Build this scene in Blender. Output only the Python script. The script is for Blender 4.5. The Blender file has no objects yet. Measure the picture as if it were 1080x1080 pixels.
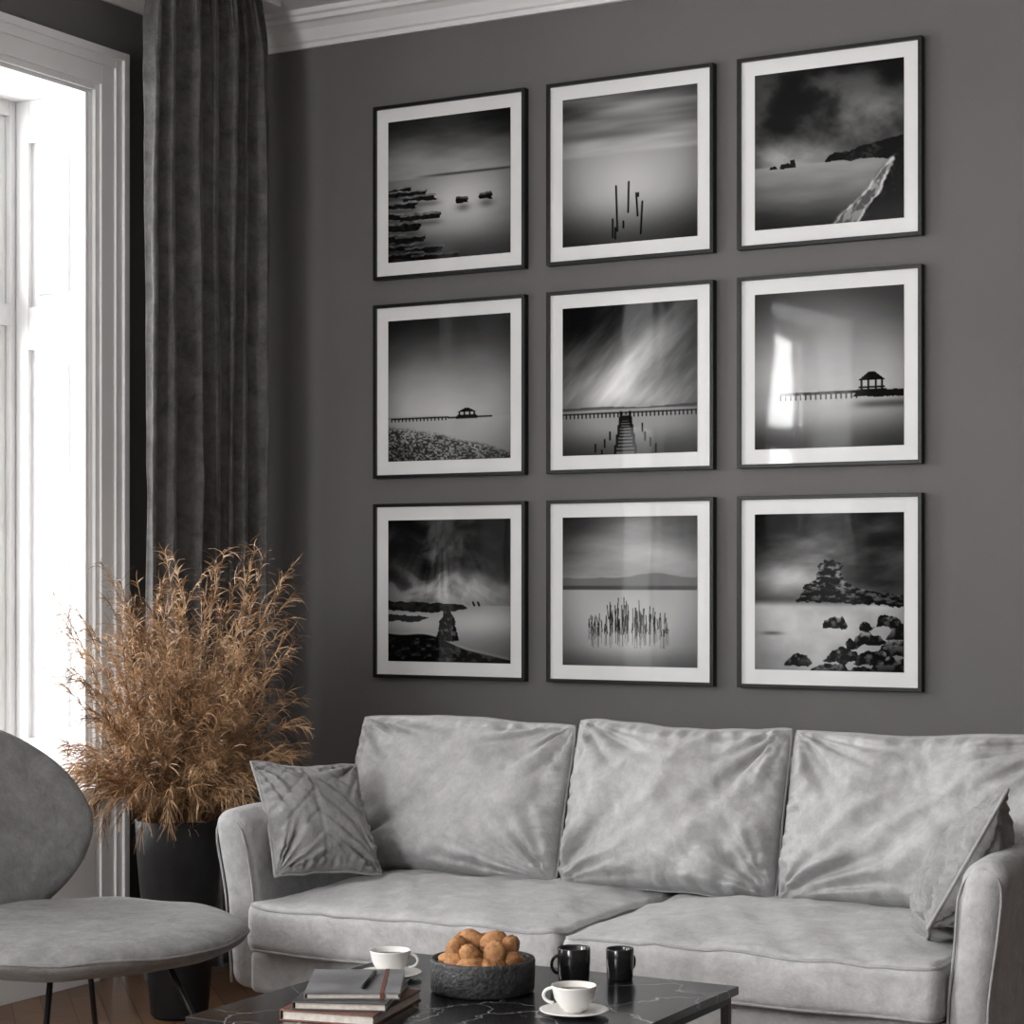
import bpy, bmesh, math, random
import numpy as np
from mathutils import Vector, Matrix, Euler, noise as mn
random.seed(7); np.random.seed(7)
scene = bpy.context.scene
try:
    scene.view_settings.view_transform = 'Standard'
    scene.view_settings.look = 'None'
    scene.view_settings.exposure = 0.25
except Exception as e:
    print(e)

# ------------------------------------------------------------------ materials
def new_mat(name):
    m = bpy.data.materials.new(name); m.use_nodes = True
    nt = m.node_tree
    return m, nt, nt.nodes['Principled BSDF']

def noise_mat(name, c1, c2, scale=8, rough=0.6, bump=0.0, bscale=60, detail=4, metallic=0, lo=.35, hi=.65,
              coat=0, sheen=0, dist=0.0, bdist=0.01, spec=.5):
    m, nt, p = new_mat(name)
    tc = nt.nodes.new('ShaderNodeTexCoord')
    n = nt.nodes.new('ShaderNodeTexNoise'); n.inputs['Scale'].default_value = scale
    n.inputs['Detail'].default_value = detail; n.inputs['Distortion'].default_value = dist
    nt.links.new(tc.outputs['Object'], n.inputs['Vector'])
    r = nt.nodes.new('ShaderNodeValToRGB')
    r.color_ramp.elements[0].position = lo; r.color_ramp.elements[1].position = hi
    r.color_ramp.elements[0].color = (*c1, 1); r.color_ramp.elements[1].color = (*c2, 1)
    nt.links.new(n.outputs['Fac'], r.inputs['Fac'])
    nt.links.new(r.outputs['Color'], p.inputs['Base Color'])
    p.inputs['Roughness'].default_value = rough; p.inputs['Metallic'].default_value = metallic
    p.inputs['Specular IOR Level'].default_value = spec
    if coat:
        p.inputs['Coat Weight'].default_value = coat; p.inputs['Coat Roughness'].default_value = .03
    if sheen:
        p.inputs['Sheen Weight'].default_value = sheen; p.inputs['Sheen Roughness'].default_value = .4
    if bump:
        b = nt.nodes.new('ShaderNodeTexNoise'); b.inputs['Scale'].default_value = bscale
        b.inputs['Detail'].default_value = 3
        nt.links.new(tc.outputs['Object'], b.inputs['Vector'])
        bp = nt.nodes.new('ShaderNodeBump'); bp.inputs['Strength'].default_value = bump
        bp.inputs['Distance'].default_value = bdist
        nt.links.new(b.outputs['Fac'], bp.inputs['Height'])
        nt.links.new(bp.outputs['Normal'], p.inputs['Normal'])
    return m

def g(v): return (v, v*0.965, v*0.95)
M_wall = noise_mat('wall_paint_grey', g(.135), g(.148), 1.5, .85, .15, 250, bdist=.002, spec=.2)
M_white = noise_mat('white_paint', (.76,.76,.76), (.82,.82,.82), 3, .45)
M_ceil = noise_mat('ceiling_paint', (.78,.78,.78), (.82,.82,.82), 2, .9)
def velvet(name, a, b, scale, sheen=.25, bs=45, bst=.45, lo=.30, hi=.70):
    m, nt, p = new_mat(name)
    tc = nt.nodes.new('ShaderNodeTexCoord')
    n = nt.nodes.new('ShaderNodeTexNoise'); n.inputs['Scale'].default_value = scale
    n.inputs['Detail'].default_value = 10; n.inputs['Roughness'].default_value = .78; n.inputs['Distortion'].default_value = .3
    nt.links.new(tc.outputs['Object'], n.inputs['Vector'])
    r = nt.nodes.new('ShaderNodeValToRGB')
    r.color_ramp.elements[0].position = lo; r.color_ramp.elements[1].position = hi
    r.color_ramp.elements[0].color = (*a, 1); r.color_ramp.elements[1].color = (*b, 1)
    nt.links.new(n.outputs['Fac'], r.inputs['Fac'])
    nt.links.new(r.outputs['Color'], p.inputs['Base Color'])
    p.inputs['Roughness'].default_value = .9; p.inputs['Specular IOR Level'].default_value = .25
    p.inputs['Sheen Weight'].default_value = sheen; p.inputs['Sheen Roughness'].default_value = .35
    b1 = nt.nodes.new('ShaderNodeTexNoise'); b1.inputs['Scale'].default_value = bs; b1.inputs['Detail'].default_value = 8
    b1.inputs['Roughness'].default_value = .6
    nt.links.new(tc.outputs['Object'], b1.inputs['Vector'])
    bp = nt.nodes.new('ShaderNodeBump'); bp.inputs['Strength'].default_value = bst; bp.inputs['Distance'].default_value = .008
    nt.links.new(b1.outputs['Fac'], bp.inputs['Height']); nt.links.new(bp.outputs['Normal'], p.inputs['Normal'])
    return m
M_sofa = velvet('sofa_velvet_grey', (.31,.308,.308), (.51,.507,.507), 17, .25, 40, .5)
M_pipe = velvet('sofa_piping', (.28,.28,.28), (.40,.40,.40), 20)
M_chair = velvet('chair_velvet_grey', (.125,.123,.122), (.26,.257,.255), 16,.15,38,.5)
M_pillow = velvet('pillow_velvet', (.19,.188,.188), (.35,.347,.347), 20)
M_curt = velvet('curtain_velvet', (.045,.044,.043), (.165,.161,.159), 12,.18, 24, .6)
M_black = noise_mat('black_lacquer', (.006,.006,.006), (.010,.010,.010), 5, .35, spec=.25)
M_metal = noise_mat('black_metal', (.02,.02,.02), (.035,.035,.035), 5, .4, metallic=.6)
M_mat = noise_mat('mat_board_white', (.72,.72,.72), (.76,.76,.76), 3, .6, coat=.22, spec=.1)
M_vase = noise_mat('vase_dark', (.012,.012,.013), (.022,.022,.024), 7, .5, .2, 30, spec=.3)
M_bowl = noise_mat('bowl_dark_stone', (.018,.018,.018), (.05,.05,.05), 60, .6, .6, 120)
M_cup = noise_mat('cup_porcelain', (.72,.70,.67), (.78,.76,.73), 4, .18)
M_coffee = noise_mat('coffee_liquid', (.06,.025,.01), (.16,.08,.035), 30, .2)
M_blackcer = noise_mat('black_ceramic', (.008,.008,.008), (.014,.014,.014), 5, .15)
M_cookie = noise_mat('cookie_brown', (.22,.09,.03), (.46,.23,.09), 30, .75, .6, 90, lo=.3, hi=.7)
M_page = noise_mat('book_pages', (.50,.45,.40), (.62,.58,.52), 80, .8)
M_cover1 = noise_mat('book_cover_grey', (.11,.11,.115), (.22,.22,.225), 9, .35)
M_cover2 = noise_mat('book_cover_dark', (.03,.03,.03), (.07,.07,.07), 6, .35)
M_strap = noise_mat('leather_brown', (.10,.035,.02), (.16,.06,.035), 20, .5)

def m_marble():
    m, nt, p = new_mat('black_marble')
    tc = nt.nodes.new('ShaderNodeTexCoord')
    dn = nt.nodes.new('ShaderNodeTexNoise'); dn.inputs['Scale'].default_value = 3.5; dn.inputs['Detail'].default_value = 6
    nt.links.new(tc.outputs['Object'], dn.inputs['Vector'])
    vm = nt.nodes.new('ShaderNodeVectorMath'); vm.operation = 'SCALE'; vm.inputs['Scale'].default_value = .45
    nt.links.new(dn.outputs['Color'], vm.inputs[0])
    va = nt.nodes.new('ShaderNodeVectorMath'); va.operation = 'ADD'
    nt.links.new(tc.outputs['Object'], va.inputs[0]); nt.links.new(vm.outputs[0], va.inputs[1])
    v = nt.nodes.new('ShaderNodeTexVoronoi'); v.feature = 'DISTANCE_TO_EDGE'; v.inputs['Scale'].default_value = 4.5
    nt.links.new(va.outputs[0], v.inputs['Vector'])
    r = nt.nodes.new('ShaderNodeValToRGB')
    r.color_ramp.elements[0].position = 0; r.color_ramp.elements[0].color = (.26,.26,.26,1)
    r.color_ramp.elements[1].position = .012; r.color_ramp.elements[1].color = (.009,.009,.010,1)
    nt.links.new(v.outputs['Distance'], r.inputs['Fac'])
    nt.links.new(r.outputs['Color'], p.inputs['Base Color'])
    p.inputs['Roughness'].default_value = .18
    return m
M_marble = m_marble()

def m_floor():
    m, nt, p = new_mat('wood_floor')
    tc = nt.nodes.new('ShaderNodeTexCoord')
    mp = nt.nodes.new('ShaderNodeMapping'); mp.inputs['Rotation'].default_value = (0,0,math.radians(45))
    nt.links.new(tc.outputs['Object'], mp.inputs['Vector'])
    b = nt.nodes.new('ShaderNodeTexBrick'); b.inputs['Scale'].default_value = 1.0
    b.inputs['Brick Width'].default_value = .6; b.inputs['Row Height'].default_value = .09
    b.inputs['Mortar Size'].default_value = .002
    b.inputs['Color1'].default_value = (.26,.14,.075,1); b.inputs['Color2'].default_value = (.15,.078,.042,1)
    b.inputs['Mortar'].default_value = (.02,.01,.006,1)
    nt.links.new(mp.outputs[0], b.inputs['Vector'])
    n = nt.nodes.new('ShaderNodeTexNoise'); n.inputs['Scale'].default_value = 6; n.inputs['Detail'].default_value = 6
    mp2 = nt.nodes.new('ShaderNodeMapping'); mp2.inputs['Rotation'].default_value = (0,0,math.radians(45)); mp2.inputs['Scale'].default_value=(1,10,1)
    nt.links.new(tc.outputs['Object'], mp2.inputs['Vector']); nt.links.new(mp2.outputs[0], n.inputs['Vector'])
    mx = nt.nodes.new('ShaderNodeMix'); mx.data_type = 'RGBA'; mx.blend_type = 'MULTIPLY'; mx.inputs['Factor'].default_value = .6
    nt.links.new(b.outputs['Color'], mx.inputs['A']); nt.links.new(n.outputs['Fac'], mx.inputs['B'])
    nt.links.new(mx.outputs['Result'], p.inputs['Base Color'])
    p.inputs['Roughness'].default_value = .35
    return m
M_floor = m_floor()

def m_grass():
    m, nt, p = new_mat('dried_grass')
    tc = nt.nodes.new('ShaderNodeTexCoord')
    n = nt.nodes.new('ShaderNodeTexNoise'); n.inputs['Scale'].default_value = 16; n.inputs['Detail'].default_value = 5
    nt.links.new(tc.outputs['Object'], n.inputs['Vector'])
    r = nt.nodes.new('ShaderNodeValToRGB')
    r.color_ramp.elements[0].position = .36; r.color_ramp.elements[1].position = .66
    r.color_ramp.elements[0].color = (.14,.070,.030,1); r.color_ramp.elements[1].color = (.60,.38,.20,1)
    nt.links.new(n.outputs['Fac'], r.inputs['Fac'])
    nt.links.new(r.outputs['Color'], p.inputs['Base Color'])
    p.inputs['Roughness'].default_value = .5
    return m
M_grass = m_grass()

def m_glass():
    m = bpy.data.materials.new('window_glass'); m.use_nodes = True
    nt = m.node_tree; nt.nodes.clear()
    o = nt.nodes.new('ShaderNodeOutputMaterial'); t = nt.nodes.new('ShaderNodeBsdfTransparent')
    gl = nt.nodes.new('ShaderNodeBsdfGlossy'); gl.inputs['Roughness'].default_value = .02
    mx = nt.nodes.new('ShaderNodeMixShader'); mx.inputs[0].default_value = .06
    nt.links.new(t.outputs[0], mx.inputs[1]); nt.links.new(gl.outputs[0], mx.inputs[2]); nt.links.new(mx.outputs[0], o.inputs[0])
    return m
M_glass = m_glass()

def m_print():
    m, nt, p = new_mat('photo_print')
    a = nt.nodes.new('ShaderNodeAttribute'); a.attribute_name = 'Col'
    nt.links.new(a.outputs['Color'], p.inputs['Base Color'])
    p.inputs['Roughness'].default_value = .9; p.inputs['Specular IOR Level'].default_value = 0
    p.inputs['Coat Weight'].default_value = .2; p.inputs['Coat Roughness'].default_value = .03
    tc = nt.nodes.new('ShaderNodeTexCoord')
    n = nt.nodes.new('ShaderNodeTexNoise'); n.inputs['Scale'].default_value = 2.5
    nt.links.new(tc.outputs['Object'], n.inputs['Vector'])
    bp = nt.nodes.new('ShaderNodeBump'); bp.inputs['Strength'].default_value = .12; bp.inputs['Distance'].default_value = .01
    nt.links.new(n.outputs['Fac'], bp.inputs['Height']); nt.links.new(bp.outputs['Normal'], p.inputs['Coat Normal'])
    return m
M_print = m_print()

# ------------------------------------------------------------------ helpers
def link(o):
    scene.collection.objects.link(o); return o
def empty(name, loc=(0,0,0)):
    e = bpy.data.objects.new(name, None); e.location = loc; e.empty_display_size = .1
    return link(e)
def par(o, e):
    if e is not None:
        o.parent = e; o.matrix_parent_inverse = Matrix.Translation(-Vector(e.location))
def mesh_obj(name, verts, faces, mat, parent=None, smooth=True):
    me = bpy.data.meshes.new(name); me.from_pydata([tuple(v) for v in verts], [], faces); me.update()
    if smooth: me.polygons.foreach_set('use_smooth', [True]*len(me.polygons))
    me.materials.append(mat)
    o = link(bpy.data.objects.new(name, me)); par(o, parent); return o
def bm_obj(name, bm, mat, parent=None, smooth=True):
    me = bpy.data.meshes.new(name); bm.to_mesh(me); bm.free()
    if smooth: me.polygons.foreach_set('use_smooth', [True]*len(me.polygons))
    me.materials.append(mat)
    o = link(bpy.data.objects.new(name, me)); par(o, parent); return o
def boxes(name, lst, mat, parent=None, bevel=0.0):
    bm = bmesh.new()
    for (x0,x1,y0,y1,z0,z1) in lst:
        r = bmesh.ops.create_cube(bm, size=1.0)
        M = Matrix.Translation(((x0+x1)/2,(y0+y1)/2,(z0+z1)/2)) @ Matrix.Diagonal((abs(x1-x0),abs(y1-y0),abs(z1-z0),1))
        bmesh.ops.transform(bm, matrix=M, verts=r['verts'])
    if bevel:
        bmesh.ops.bevel(bm, geom=list(bm.edges), offset=bevel, segments=2, affect='EDGES', profile=.7)
    return bm_obj(name, bm, mat, parent, smooth=False)
def lathe(name, prof, center, mat, parent=None, n=48, M=None):
    verts=[]; faces=[]
    for (r,z) in prof:
        for i in range(n):
            a=2*math.pi*i/n; verts.append(Vector((r*math.cos(a), r*math.sin(a), z)))
    for j in range(len(prof)-1):
        for i in range(n):
            k=(i+1)%n; faces.append((j*n+i, j*n+k, (j+1)*n+k, (j+1)*n+i))
    faces.append(tuple(range(n))[::-1]); faces.append(tuple(range((len(prof)-1)*n, len(prof)*n)))
    c=Vector(center)
    verts=[(M@v if M else v)+c for v in verts]
    return mesh_obj(name, verts, faces, mat, parent)
def tube_geo(pts, rad, n=8, closed=False):
    pts=[Vector(p) for p in pts]; verts=[]; faces=[]; m=len(pts)
    up=Vector((0,0,1)); prev=None
    for i,p in enumerate(pts):
        if closed: t=(pts[(i+1)%m]-pts[i-1])
        else: t=(pts[min(i+1,m-1)]-pts[max(i-1,0)])
        t.normalize()
        if prev is None:
            a=up if abs(t.z)<.9 else Vector((1,0,0)); nrm=(a-t*a.dot(t)).normalized()
        else:
            nrm=(prev-t*prev.dot(t)).normalized()
        prev=nrm; b=t.cross(nrm)
        r=rad[i] if isinstance(rad,(list,tuple)) else rad
        for k in range(n):
            an=2*math.pi*k/n; verts.append(p+nrm*math.cos(an)*r+b*math.sin(an)*r)
    rng=m if closed else m-1
    for i in range(rng):
        j=(i+1)%m
        for k in range(n):
            l=(k+1)%n; faces.append((i*n+k,i*n+l,j*n+l,j*n+k))
    if not closed:
        faces.append(tuple(range(n))[::-1]); faces.append(tuple(range((m-1)*n,m*n)))
    return verts,faces
def tube(name, pts, rad, mat, parent=None, n=8, closed=False):
    v,f=tube_geo(pts,rad,n,closed); return mesh_obj(name,v,f,mat,parent)
def join_geo(name, geos, mat, parent=None, smooth=True):
    V=[];F=[]
    for v,f in geos:
        o=len(V); V+=list(v); F+=[tuple(i+o for i in ff) for ff in f]
    return mesh_obj(name,V,F,mat,parent,smooth)

def rbox(name, size, r, mat, parent=None, res=(20,20,8), deform=None, M=None):
    hx,hy,hz=[s/2 for s in size]
    def axis(h,n):
        e=np.linspace(0,1,6)*r
        a=np.concatenate([-h+e, np.linspace(-h+r,h-r,n)[1:-1], (h-e)[::-1]]); return a
    ax=[axis(hx,res[0]),axis(hy,res[1]),axis(hz,res[2])]; H=[hx,hy,hz]
    verts=[];faces=[]
    for d in range(3):
        a,b=[k for k in range(3) if k!=d]
        for s in (-1,1):
            o=len(verts); A=ax[a];B=ax[b]
            for p in A:
                for q in B:
                    c=[0,0,0]; c[a]=p;c[b]=q;c[d]=s*H[d]
                    inn=Vector([max(-(H[k]-r),min(H[k]-r,c[k])) for k in range(3)])
                    dd=Vector(c)-inn
                    pos=inn+dd.normalized()*r if dd.length>1e-9 else inn
                    verts.append(pos)
            nb=len(B)
            flip=(s==1)!=(d==1)
            for i in range(len(A)-1):
                for j in range(nb-1):
                    f=(o+i*nb+j,o+(i+1)*nb+j,o+(i+1)*nb+j+1,o+i*nb+j+1)
                    faces.append(f if flip else f[::-1])
    if deform: verts=[deform(v.copy()) for v in verts]
    if M: verts=[M@v for v in verts]
    bm=bmesh.new(); bv=[bm.verts.new(v) for v in verts]
    for f in faces: bm.faces.new([bv[i] for i in f])
    bmesh.ops.remove_doubles(bm,verts=bm.verts,dist=1e-5)
    bmesh.ops.recalc_face_normals(bm,faces=bm.faces)
    return bm_obj(name,bm,mat,parent)

def cushion(name, w, h, t, mat, M, parent=None, seed=0, N=64, bow=.03, rnd=.05, p=3.5, q=.5, wr=1.0, quilt=False, pipe=None, sag=0.0, folds=None, slump=0.0):
    def outline(s,u):
        x=w/2*s*(1-bow*(1-u*u))*(1-rnd*(s*s*u*u)**2)
        z=h/2*u*(1-bow*(1-s*s))*(1-rnd*(s*s*u*u)**2)
        if u>0: z+= sag*u*.007*math.sin(s*3+seed*2)
        z+= .006*mn.noise(Vector((s*3,u*2,seed*3.1)))
        return x,z
    L=[math.sin(math.pi/2*(2*i/N-1)) for i in range(N+1)]
    bm=bmesh.new()
    for side in (-1,1):
        vs=[]
        for i,s in enumerate(L):
            for j,u in enumerate(L):
                x,z=outline(s,u)
                f=max(0,(1-abs(s)**p)*(1-abs(u)**p))**q
                y=side*t/2*f*(1-(.18+slump)*u)
                ed=min(1-abs(s),1-abs(u))
                n1=mn.noise(Vector((x*5+seed*7.3,z*5,side*3)))*.024
                n2=0
                for (cs,cu,amp) in ((-1,-1,1.1),(1,-1,1.1),(-1,1,.9),(1,1,.9)):
                    dx=s-cs; du=u-cu; r=math.hypot(dx,du)+.02; a=math.atan2(du,dx)
                    nn=mn.noise(Vector((a*6+seed*3+cs*5,r*.8,cu*9+seed)))
                    n2+=amp*(nn-.35*abs(nn))*math.exp(-((r-.42)/.45)**2)*.046
                n3=mn.noise(Vector(((x-z)*14+seed,(x+z)*3.5,seed*2)))*.012
                n3+=-.010*abs(mn.noise(Vector((x*11+seed,z*9+seed,4))))
                n3+=-.007*abs(mn.noise(Vector((x*24+z*9+seed,z*15-x*5+seed,7))))
                if folds:
                    fa,fs,famp=folds
                    ca,sa=math.cos(fa),math.sin(fa)
                    al=x*ca+z*sa; ac=-x*sa+z*ca
                    nn=mn.noise(Vector((ac*fs+.8*mn.noise(Vector((al*3,ac*3,seed))),al*2.0,seed*5+1)))
                    n3+=(1-abs(nn)*2.2)*famp*(.4+.6*(1-u)/2)
                pk=0
                if ed<.2:
                    c=u if (1-abs(s))<(1-abs(u)) else s
                    pk=mn.noise(Vector((c*11+seed,side*2+s*2,seed)))*.022*math.sin(math.pi*ed/.2)
                fall=min(1,ed*7)
                y+=side*((n1+n2+n3)*wr*fall+pk*wr)
                if quilt:
                    d=abs(((z/h*1.0+abs(x/w+.08)*.9)*5.5)%1-.5)*2
                    y-=side*.008*max(0,1-abs(1-d)/.16)*fall
                    d2=abs(x/w+.08); y-=side*.009*max(0,1-d2/.014)*fall
                vs.append(bm.verts.new(M@Vector((x,y,z))))
        for i in range(N):
            for j in range(N):
                f=(vs[i*(N+1)+j],vs[(i+1)*(N+1)+j],vs[(i+1)*(N+1)+j+1],vs[i*(N+1)+j+1])
                bm.faces.new(f if side<0 else f[::-1])
    bmesh.ops.remove_doubles(bm,verts=bm.verts,dist=1e-5)
    bmesh.ops.recalc_face_normals(bm,faces=bm.faces)
    o=bm_obj(name,bm,mat,parent)
    if pipe:
        pts=[]
        K=40
        for k in range(K): pts.append((-1+2*k/K,-1))
        for k in range(K): pts.append((1,-1+2*k/K))
        for k in range(K): pts.append((1-2*k/K,1))
        for k in range(K): pts.append((-1,1-2*k/K))
        P=[]
        for s,u in pts:
            x,z=outline(s,u); P.append(M@Vector((x,0,z)))
        tube('piping',P,.0045,pipe,parent,6,True)
    return o

# ------------------------------------------------------------------ room
ZC=3.315; XR=6.2; YR=-8.3
boxes('floor',[(-.5,XR+.2,YR-.2,.2,-.1,0)],M_floor)
boxes('ceiling',[(-.5,XR+.2,YR-.2,.2,ZC,ZC+.1)],M_ceil)
boxes('wall_back',[(-.5,XR+.2,0,.2,0,ZC)],M_wall)
W1=(-2.05,-.895); W3=(-4.25,-3.0); W2=(-6.3,-4.9); WZ=(.62,2.894)
def wall_left():
    L=[]
    x0,x1=-.4,0
    L.append((x0,x1,W1[1],0,0,ZC))
    L.append((x0,x1,W3[1],W1[0],0,ZC))
    L.append((x0,x1,W2[1],W3[0],0,ZC))
    L.append((x0,x1,YR,W2[0],0,ZC))
    for w in (W1,W2,W3):
        L.append((x0,x1,w[0],w[1],WZ[1],ZC)); L.append((x0,x1,w[0],w[1],0,WZ[0]))
    boxes('wall_left',L,M_wall)
wall_left()
boxes('wall_right',[(XR,XR+.2,YR,0,0,ZC)],M_wall)
RW=(.7,3.6,.5,2.9)
boxes('wall_rear',[(-.4,RW[0],YR-.2,YR,0,ZC),(RW[1],XR+.2,YR-.2,YR,0,ZC),(RW[0],RW[1],YR-.2,YR,0,RW[2]),(RW[0],RW[1],YR-.2,YR,RW[3],ZC)],M_wall)

def extr(name, prof, axis, a0, a1, mat, mir=1):
    n=len(prof); V=[]
    for a,sg in ((a0,0),(a1,0)):
        for (o,z) in prof:
            V.append((a,-o,z) if axis=='x' else (o,a,z))
    F=[(i,(i+1)%n,n+(i+1)%n,n+i) for i in range(n)]+[tuple(range(n)),tuple(range(n,2*n))[::-1]]
    bm=bmesh.new(); bv=[bm.verts.new(v) for v in V]
    for f in F: bm.faces.new([bv[i] for i in f])
    bmesh.ops.recalc_face_normals(bm,faces=bm.faces)
    return bm_obj(name,bm,mat,None,False)
crown=[(0,3.198),(.014,3.198),(.018,3.214),(.026,3.220),(.032,3.232),(.046,3.256),(.066,3.272),(.082,3.276),(.082,3.292),(.095,3.297),(.095,3.315),(0,3.315)]
extr('trim_1',crown,'x',0,XR,M_white)
extr('trim_2',crown,'y',YR,0,M_white)
base=[(0,0),(.022,0),(.022,.11),(.016,.13),(.010,.14),(0,.14)]
extr('baseboard_back',base,'x',0,XR,M_white)
extr('baseboard_left',base,'y',-.73,0,M_white)
extr('baseboard_left_mid',base,'y',W3[1]+.16,W1[0]-.16,M_white)

def window(name, w, parent=None):
    y0,y1=w; z0,z1=WZ
    e=empty(name,(0,(y0+y1)/2,z0))
    cw=.14
    L=[]
    for i,(ins,outs,th) in enumerate(((0,cw,.014),(.022,cw-.001,.022),(.085,cw-.002,.030),(cw-.024,cw+.002,.040))):
        L+= [(0,th,y1+ins,y1+outs,0,z1+outs),(0,th,y0-outs,y0-ins,0,z1+outs),(0,th-.0005,y0-ins,y1+ins,z1+ins,z1+outs-.0005)]
    boxes('casing',L,M_white,e,.003)
    xb=-.30; J=[]
    t=.012
    for (ya,yb) in ((y1-t,y1),(y0,y0+t)):
        J.append((xb,0,ya,yb,z0,z1))
    J.append((xb,0,y0+t,y1-t,z1-t,z1))
    boxes('jamb_lining',J,M_white,e)
    P=[]
    for s,yy in ((-1,y1-t),(1,y0+t)):
        d=.018*s
        a,b=sorted((yy,yy+d))
        P+=[(xb+.001,xb+.055,a,b,z0,z1-t),(-.055,-.001,a,b,z0,z1-t)]
        a3,b3=sorted((yy,yy+d*.97))
        for (za,zb) in ((z0,z0+.16),(2.06,2.20),(z1-t-.14,z1-t)):
            P.append((xb+.055,-.055,a3,b3,za,zb))
        a2,b2=sorted((yy,yy+d*.7))
        for (za,zb) in ((z0+.20,2.02),(2.24,z1-t-.18)):
            P.append((xb+.085,-.085,a2,b2,za,zb))
    boxes('shutter_panels',P,M_white,e,.004)
    boxes('sill',[(xb+.002,.07,y0+.001,y1-.001,z0-.03,z0+.012)],M_white,e,.006)
    boxes('apron',[(0,.015,y0,y1,.0,z0-.03),(.015,.035,y0,y1,0,.16),(.015,.028,y0+.12,y1-.12,.2,.22),(.015,.028,y0+.12,y1-.12,.5,.52)],M_white,e,.003)
    x0,x1=xb-.06,xb-.001
    ym=(y0+y1)/2
    S=[(x0,x1,y1-.055,y1,z0,z1),(x0,x1,y0,y0+.055,z0,z1),(x0,x1,ym-.045,ym+.045,z0,z1)]
    for (ya,yb) in ((y0+.054,ym-.044),(ym+.044,y1-.054)):
        S+=[(x0+.002,x1-.003,ya,yb,z0,z0+.07),(x0+.002,x1-.003,ya,yb,z1-.06,z1),(x0+.002,x1-.003,ya,yb,2.14,2.21)]
        ya+=.001; yb-=.001
        for (za,zb) in ((z0+.071,2.139),(2.211,z1-.061)):
            f=.035
            S+=[(x0+.004,x1-.02,ya,ya+f,za,zb),(x0+.004,x1-.02,yb-f,yb,za,zb),(x0+.006,x1-.022,ya+f,yb-f,za,za+f),(x0+.006,x1-.022,ya+f,yb-f,zb-f,zb)]
    boxes('sash',S,M_white,e)
    boxes('glass',[(xb-.045,xb-.041,y0+.05,y1-.05,z0+.05,z1-.05)],M_glass,e)
window('window_1',W1); window('window_2',W3); window('window_3',W2)
e=empty('added_rear_window',((RW[0]+RW[1])/2,YR,RW[2]))  # unseen window behind the camera, added to bring light onto the sofa front
S=[]
y0,y1=YR-.12,YR-.05
n=3
for i in range(n+1):
    x=RW[0]+(RW[1]-RW[0])*i/n; S.append((x-.03,x+.03,y0,y1,RW[2],RW[3]))
S+=[(RW[0],RW[1],y0+.002,y1-.002,RW[2],RW[2]+.06),(RW[0],RW[1],y0+.002,y1-.002,RW[3]-.06,RW[3]),(RW[0],RW[1],y0+.002,y1-.002,2.15,2.21)]
boxes('sash',S,M_white,e,.003)
boxes('casing',[(RW[0]-.12,RW[0],YR,YR+.04,RW[2]-.12,RW[3]+.12),(RW[1],RW[1]+.12,YR,YR+.04,RW[2]-.12,RW[3]+.12),(RW[0],RW[1],YR,YR+.04,RW[3],RW[3]+.12),(RW[0],RW[1],YR,YR+.04,RW[2]-.12,RW[2])],M_white,e,.003)

# ------------------------------------------------------------------ curtain
def curtain():
    ya,yb=-.890,-.250; x0=.235; z0,z1=.012,3.295
    NU,NZ=420,90; NF=6.6
    V=[];F=[]
    for j in range(NZ+1):
        tz=j/NZ; z=z0+(z1-z0)*tz
        top=max(0,(z-(z1-.16))/.16)
        for i in range(NU+1):
            u=i/NU
            wob=mn.noise(Vector((u*3,z*.28,3)))
            w2=mn.noise(Vector((u*7,z*.45,13)))
            ph=2*math.pi*(NF*u+.45*wob+.28*w2+.25*math.sin(u*9))
            s=math.sin(ph)+.30*math.sin(2.0*ph+1.3+wob*3)
            amp=.032*(1-top*.6)*(.55+.55*abs(mn.noise(Vector((u*5,.25*z,9))))*2.4)
            x=x0+amp*s
            x+=.010*mn.noise(Vector((u*15,z*1.8,5)))+.004*mn.noise(Vector((u*34,z*7,7)))
            if top>0: x+=.006*math.sin(u*2*math.pi*40)*min(1,top*2)
            sp=1-.10*top
            y=(ya+yb)/2+(yb-ya)*(u-.5)*sp+.010*math.sin(ph*2+1)*(1-top)
            V.append((x,y,z))
    for j in range(NZ):
        for i in range(NU):
            a=j*(NU+1)+i; F.append((a,a+1,a+NU+2,a+NU+1))
    o=mesh_obj('curtain',V,F,M_curt)
    m=o.modifiers.new('s','SOLIDIFY'); m.thickness=.004
    return o
curtain()
boxes('curtain_rail',[(.215,.255,-2.6,-.2,3.297,3.315)],M_white,None,.003)

# ------------------------------------------------------------------ pictures
NP=240
uu=(np.arange(NP+1))/NP
U,Vv=np.meshgrid(uu,uu,indexing='ij')
def vn(x,y,seed):
    xi=np.floor(x).astype(int); yi=np.floor(y).astype(int); xf=x-xi; yf=y-yi
    def h(a,b):
        n=np.sin(a*127.1+b*311.7+seed*74.7)*43758.5453; return n-np.floor(n)
    sx=xf*xf*(3-2*xf); sy=yf*yf*(3-2*yf)
    return (h(xi,yi)*(1-sx)+h(xi+1,yi)*sx)*(1-sy)+(h(xi,yi+1)*(1-sx)+h(xi+1,yi+1)*sx)*sy
def fbm(x,y,seed,o=4):
    r=0;a=.5;t=0
    for k in range(o):
        r=r+a*vn(x*2**k+k*17.3,y*2**k+k*9.1,seed+k); t+=a; a*=.5
    return r/t
def sm(a,b,x):
    t=np.clip((x-a)/(b-a),0,1); return t*t*(3-2*t)
def lerp(a,b,m): return a*(1-m)+b*m
def seg(x0,y0,x1,y1,w):
    dx,dy=x1-x0,y1-y0; L=dx*dx+dy*dy
    t=np.clip(((U-x0)*dx+(Vv-y0)*dy)/L,0,1)
    d=np.hypot(U-(x0+t*dx),Vv-(y0+t*dy)); return 1-sm(w*.6,w*1.3+.002,d)
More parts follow.
